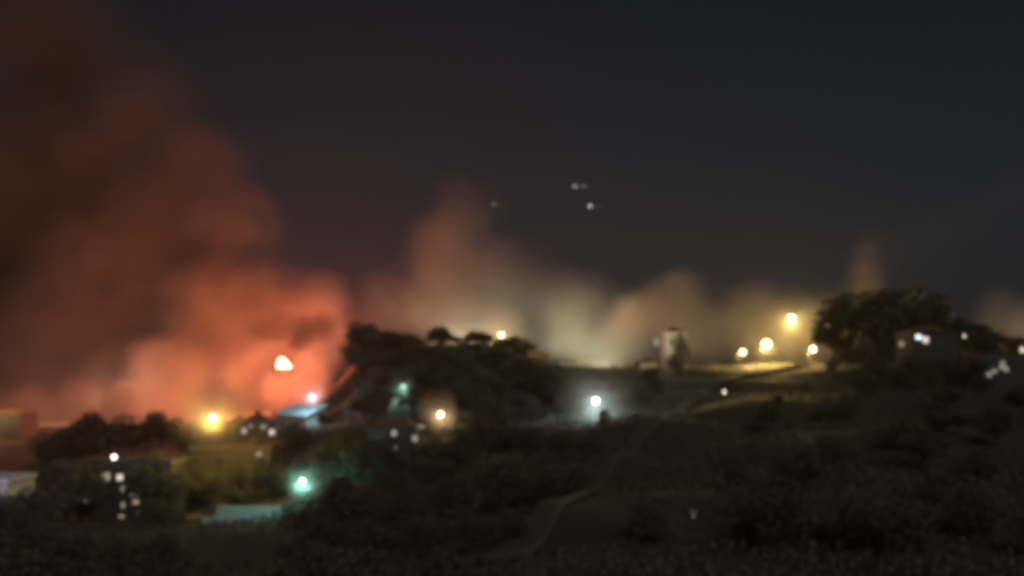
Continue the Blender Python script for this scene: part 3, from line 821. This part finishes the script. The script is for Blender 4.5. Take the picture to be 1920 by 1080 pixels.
house('burning_building', 'tall dark building in the smoke with a white hot fire on its roof', 'building', fb, 8, 7, fh, R(5), 'grey', 'flat', 'slab',
      [(-2.2, fh - 3, 1.1, 1.4, 'glass'), (0, fh - 3, 1.1, 1.4, 'glass'), (2.2, fh - 3, 1.1, 1.4, 'glass'), (-2.2, fh - 7, 1.1, 1.4, 'glass'), (0, fh - 7, 1.1, 1.4, 'glass'), (2.2, fh - 7, 1.1, 1.4, 'glass')], door=0, chimney=False)
fire(532, 681, 345, 4.6, 5.4, 'white hot fire glaring on a roof under the red smoke', 290000, (1, .21, .095), seed=3, strength=11, lightz=8.0, lighty=-1.5)
fire(420, 815, 348, 5, 5, 'unseen fire added behind the left ridge trees to light the orange smoke', 260000, (1, .27, .10), seed=5, lightz=18)  # unseen fire, added to spread the orange glow over the smoke
fire(672, 725, 350, 5, 5, 'unseen fire added behind the left shoulder of the central hill to light the smoke', 230000, (1, .15, .09), seed=7, lightz=22)  # also unseen, added to redden the right part of the smoke
fire(180, 825, 345, 5, 5, 'unseen fire added behind the far left trees to light the brown smoke', 120000, (1, .42, .27), seed=9, lightz=16)  # also unseen, added to light the smoke at far left

# ------------------------------------------------------------------ smoke
def smoke(name, label, blobs, dens, col, warp=14, wscale=.018, fine=.5, anis=.4, absorb=None, seed=0.0, soft=.35, step=1.0):
    """blobs: (px, py, Y, radius in photo px, weight). One closed hull with a procedural volume in it"""
    B = []
    for px, py, Y, rpx, w in blobs:
        p = P(px, py, Y); B.append((p, rpx / FPX * Y, w))
    bm = bmesh.new()
    for p, r, w in B:
        mt = Matrix.Translation(p); bmesh.ops.create_icosphere(bm, subdivisions=3, radius=r + warp * .35, matrix=mt)
    me = bpy.data.meshes.new(name); bm.to_mesh(me); bm.free()
    tmp = bpy.data.objects.new('tmp', me); COL.objects.link(tmp)
    rm = tmp.modifiers.new('r', 'REMESH'); rm.mode = 'VOXEL'; rm.voxel_size = 6.0
    sm = tmp.modifiers.new('s', 'SMOOTH'); sm.factor = .5; sm.iterations = 4
    dg = bpy.context.evaluated_depsgraph_get()
    m2 = bpy.data.meshes.new_from_object(tmp.evaluated_get(dg)); m2.name = name
    bpy.data.objects.remove(tmp)
    m = bpy.data.materials.new(name); m.use_nodes = True; nt = m.node_tree; nt.nodes.clear()
    N = lambda t, **k: _n(nt, t, k)
    out = N('ShaderNodeOutputMaterial'); pv = N('ShaderNodeVolumePrincipled')
    pv.inputs['Color'].default_value = tuple(col) + (1,)
    pv.inputs['Anisotropy'].default_value = anis
    if absorb: pv.inputs['Absorption Color'].default_value = tuple(absorb) + (1,)
    geo = N('ShaderNodeNewGeometry')
    nz = N('ShaderNodeTexNoise'); nz.inputs['Scale'].default_value = wscale; nz.inputs['Detail'].default_value = 5.0; nz.inputs['Roughness'].default_value = .6
    off = N('ShaderNodeVectorMath', operation='ADD'); off.inputs[1].default_value = (seed, seed * .7, 0)
    nt.links.new(geo.outputs['Position'], off.inputs[0]); nt.links.new(off.outputs[0], nz.inputs['Vector'])
    sub = N('ShaderNodeVectorMath', operation='SUBTRACT'); sub.inputs[1].default_value = (.5, .5, .5); nt.links.new(nz.outputs['Color'], sub.inputs[0])
    mad = N('ShaderNodeVectorMath', operation='MULTIPLY_ADD'); mad.inputs[1].default_value = (warp * 2.2,) * 3
    nt.links.new(sub.outputs[0], mad.inputs[0]); nt.links.new(geo.outputs['Position'], mad.inputs[2])
    prev = None
    for p, r, w in B:
        d = N('ShaderNodeVectorMath', operation='DISTANCE'); d.inputs[1].default_value = p; nt.links.new(mad.outputs[0], d.inputs[0])
        mr = N('ShaderNodeMapRange', interpolation_type='SMOOTHSTEP'); mr.clamp = True
        mr.inputs[1].default_value = r; mr.inputs[2].default_value = r * soft; mr.inputs[3].default_value = 0; mr.inputs[4].default_value = w
        nt.links.new(d.outputs['Value'], mr.inputs[0])
        if prev is None: prev = mr.outputs[0]
        else:
            ad = N('ShaderNodeMath', operation='ADD'); nt.links.new(prev, ad.inputs[0]); nt.links.new(mr.outputs[0], ad.inputs[1]); prev = ad.outputs[0]
    # billow contrast from the same noise
    bl = N('ShaderNodeMapRange'); bl.clamp = True
    bl.inputs[1].default_value = .38; bl.inputs[2].default_value = .62; bl.inputs[3].default_value = 1 - fine; bl.inputs[4].default_value = 1 + fine
    nt.links.new(nz.outputs[0], bl.inputs[0])
    mu = N('ShaderNodeMath', operation='MULTIPLY'); nt.links.new(prev, mu.inputs[0]); nt.links.new(bl.outputs[0], mu.inputs[1])
    mu2 = N('ShaderNodeMath', operation='MULTIPLY'); mu2.inputs[1].default_value = dens; nt.links.new(mu.outputs[0], mu2.inputs[0])
    nt.links.new(mu2.outputs[0], pv.inputs['Density']); nt.links.new(pv.outputs[0], out.inputs['Volume'])
    m.cycles.volume_step_rate = step
    m2.materials.clear(); m2.materials.append(m)
    o = link_mesh(name, m2); tag(o, label, 'smoke', kind='stuff')
    return o
def _n(nt, t, k):
    n = nt.nodes.new(t)
    for a, b_ in k.items(): setattr(n, a, b_)
    return n
smoke('fire_smoke', 'huge brown to red smoke column leaning out of the left edge', [
    (600, 610, 385, 105, 1), (500, 610, 390, 120, 1), (410, 590, 395, 140, 1), (440, 430, 400, 110, .65), (380, 330, 400, 120, .42), (260, 480, 410, 210, .75),
    (240, 230, 405, 190, .38), (90, 90, 410, 210, .38), (40, 380, 420, 260, .7), (120, 640, 400, 170, .8), (330, 700, 370, 110, .8), (480, 700, 375, 90, .9), (580, 720, 372, 70, .9), (180, 720, 375, 110, .8), (40, 740, 375, 110, .8), (-120, 560, 410, 200, .8)],
    .10, (.32, .29, .27), warp=19, wscale=.021, seed=3.0, anis=.2, fine=.85, soft=.08)
smoke('grey_smoke', 'grey smoke cloud drifting over the central hill', [
    (870, 395, 420, 90, .7), (850, 470, 415, 115, .9), (950, 540, 410, 120, 1), (830, 580, 400, 120, 1), (1060, 590, 400, 110, .9), (900, 650, 395, 130, 1), (740, 590, 395, 95, .7), (820, 470, 410, 95, .7), (785, 580, 400, 80, .5), (1120, 620, 385, 105, 1.2), (1180, 650, 375, 90, 1.2)],
    .024, (.62, .67, .63), wscale=.022, soft=.12, warp=16, seed=41.0)
smoke('ridge_smoke', 'amber lit smoke bank behind the lamps on the right ridge', [
    (1245, 555, 312, 80, 1.5), (1190, 600, 315, 80, 1.2), (1300, 620, 305, 95, 1), (1400, 605, 300, 95, 1.2), (1500, 620, 298, 95, 1), (1585, 605, 280, 75, .6), (1625, 545, 278, 62, .8), (1640, 490, 282, 50, .4)],
    .042, (.66, .62, .53), wscale=.024, soft=.15, warp=14, seed=77.0)
lamp(1935, 640, 262, 'unseen lamp added beyond the right edge to light the olive haze', (1, .8, .35), 9000, .2, 4)  # out of frame, added to brighten the haze behind the right trees
smoke('thin_smoke', 'thin smoke veil trailing up behind the right hand ridge', [(1650, 480, 330, 70, .7), (1730, 440, 335, 70, .6), (1810, 400, 340, 75, .5), (1900, 350, 345, 80, .5), (1890, 605, 275, 75, 3), (1960, 600, 275, 80, 3)],
    .005, (.7, .62, .68), warp=9, seed=51.0, anis=0.1)
smoke('low_smoke', 'low orange lit smoke rolling behind the left ridge trees', [
    (533, 728, 325, 58, 2.4), (560, 755, 312, 70, 1.2), (500, 765, 300, 65, 1.2), (430, 765, 303, 68, 1), (340, 770, 300, 68, 1), (250, 772, 300, 68, 1), (150, 772, 300, 70, 1), (50, 770, 300, 75, 1), (-60, 770, 300, 75, 1)],
    .020, (.5, .44, .4), warp=7, wscale=.03, seed=19.0, anis=0.0)
smoke('dark_smoke', 'dark rolling smoke knot just above the white hot fire', [(488, 622, 305, 36, .7), (525, 612, 303, 36, 1.0), (565, 622, 303, 40, 1.1), (610, 610, 305, 38, .9), (655, 592, 308, 34, .6)],
    .17, (.12, .10, .09), warp=6, wscale=.06, seed=29.0, anis=0.0)
smoke('lamp_halo_puffs', 'thin smoke puffs added round the lamps to make their halos', [
    (398, 755, 152, 105, 2), (567, 902, 131, 80, 1.4), (826, 777, 172, 66, 1.5), (1117, 752, 186, 100, 1.2), (940, 615, 282, 60, .8), (756, 724, 214, 50, .6), (585, 742, 219, 55, .8), (470, 880, 158, 110, .5), (1440, 622, 262, 110, .16), (1530, 618, 256, 105, .2)],
    .016, (.8, .78, .74), warp=2, wscale=.09, seed=9.0, soft=.1, fine=.3)  # puffs added round the lamps, standing in for lens glare

# ------------------------------------------------------------------ aircraft in the sky
def aircraft(px, py, Y, label, e1, e2=None, rz=0.0):
    p = P(px, py, Y); a = empty('aircraft', p, rz); tag(a, label, 'aircraft', 'aircraft in the night sky')
    MB().tube([(0, -5, 0), (0, -4.2, .1), (0, 0, .15), (0, 4.6, .5)], [.15, .6, .65, .18], 10).build('fuselage', M['plane'], a, True)
    w = MB(); w.box((0, -.6, .3), (11, 1.5, .16)); w.build('wing', M['plane'], a)
    t = MB(); t.box((0, 4.2, .5), (3.6, .9, .1)); t.box((0, 4.3, 1.3), (.1, 1.1, 1.5)); t.build('tail', M['plane'], a)
    MB().ball((-3.2, -1.6, .0), .45, 8, 5).build('landing_light', emis('aircraft_light', (1, .95, .9), e1), a)
    if e2: MB().ball((3.4, -1.4, .2), .35, 8, 5).build('landing_light', emis('aircraft_light', (.8, .9, 1), e2), a)
    return a
aircraft(1086, 350, 640, 'faint double spark of an aircraft, upper of the two close together', 3.5, 2)
aircraft(1114, 387, 640, 'single clearer spark of an aircraft, lower of the two close together', 6)
aircraft(934, 384, 640, 'very faint spark of an aircraft over the grey smoke', 1.2)

# ------------------------------------------------------------------ haze
hz = MB(); hz.box((0, 400, 110), (1500, 1100, 262))
hm = bpy.data.materials.new('haze'); hm.use_nodes = True; nt = hm.node_tree; nt.nodes.clear()
o_ = nt.nodes.new('ShaderNodeOutputMaterial'); pv = nt.nodes.new('ShaderNodeVolumePrincipled')
pv.inputs['Color'].default_value = (.9, .88, .85, 1); pv.inputs['Density'].default_value = .00008; pv.inputs['Anisotropy'].default_value = .6
nt.links.new(pv.outputs[0], o_.inputs['Volume'])
ho = hz.build('haze', hm); tag(ho, 'smoky night haze over the valley', 'haze', kind='stuff')
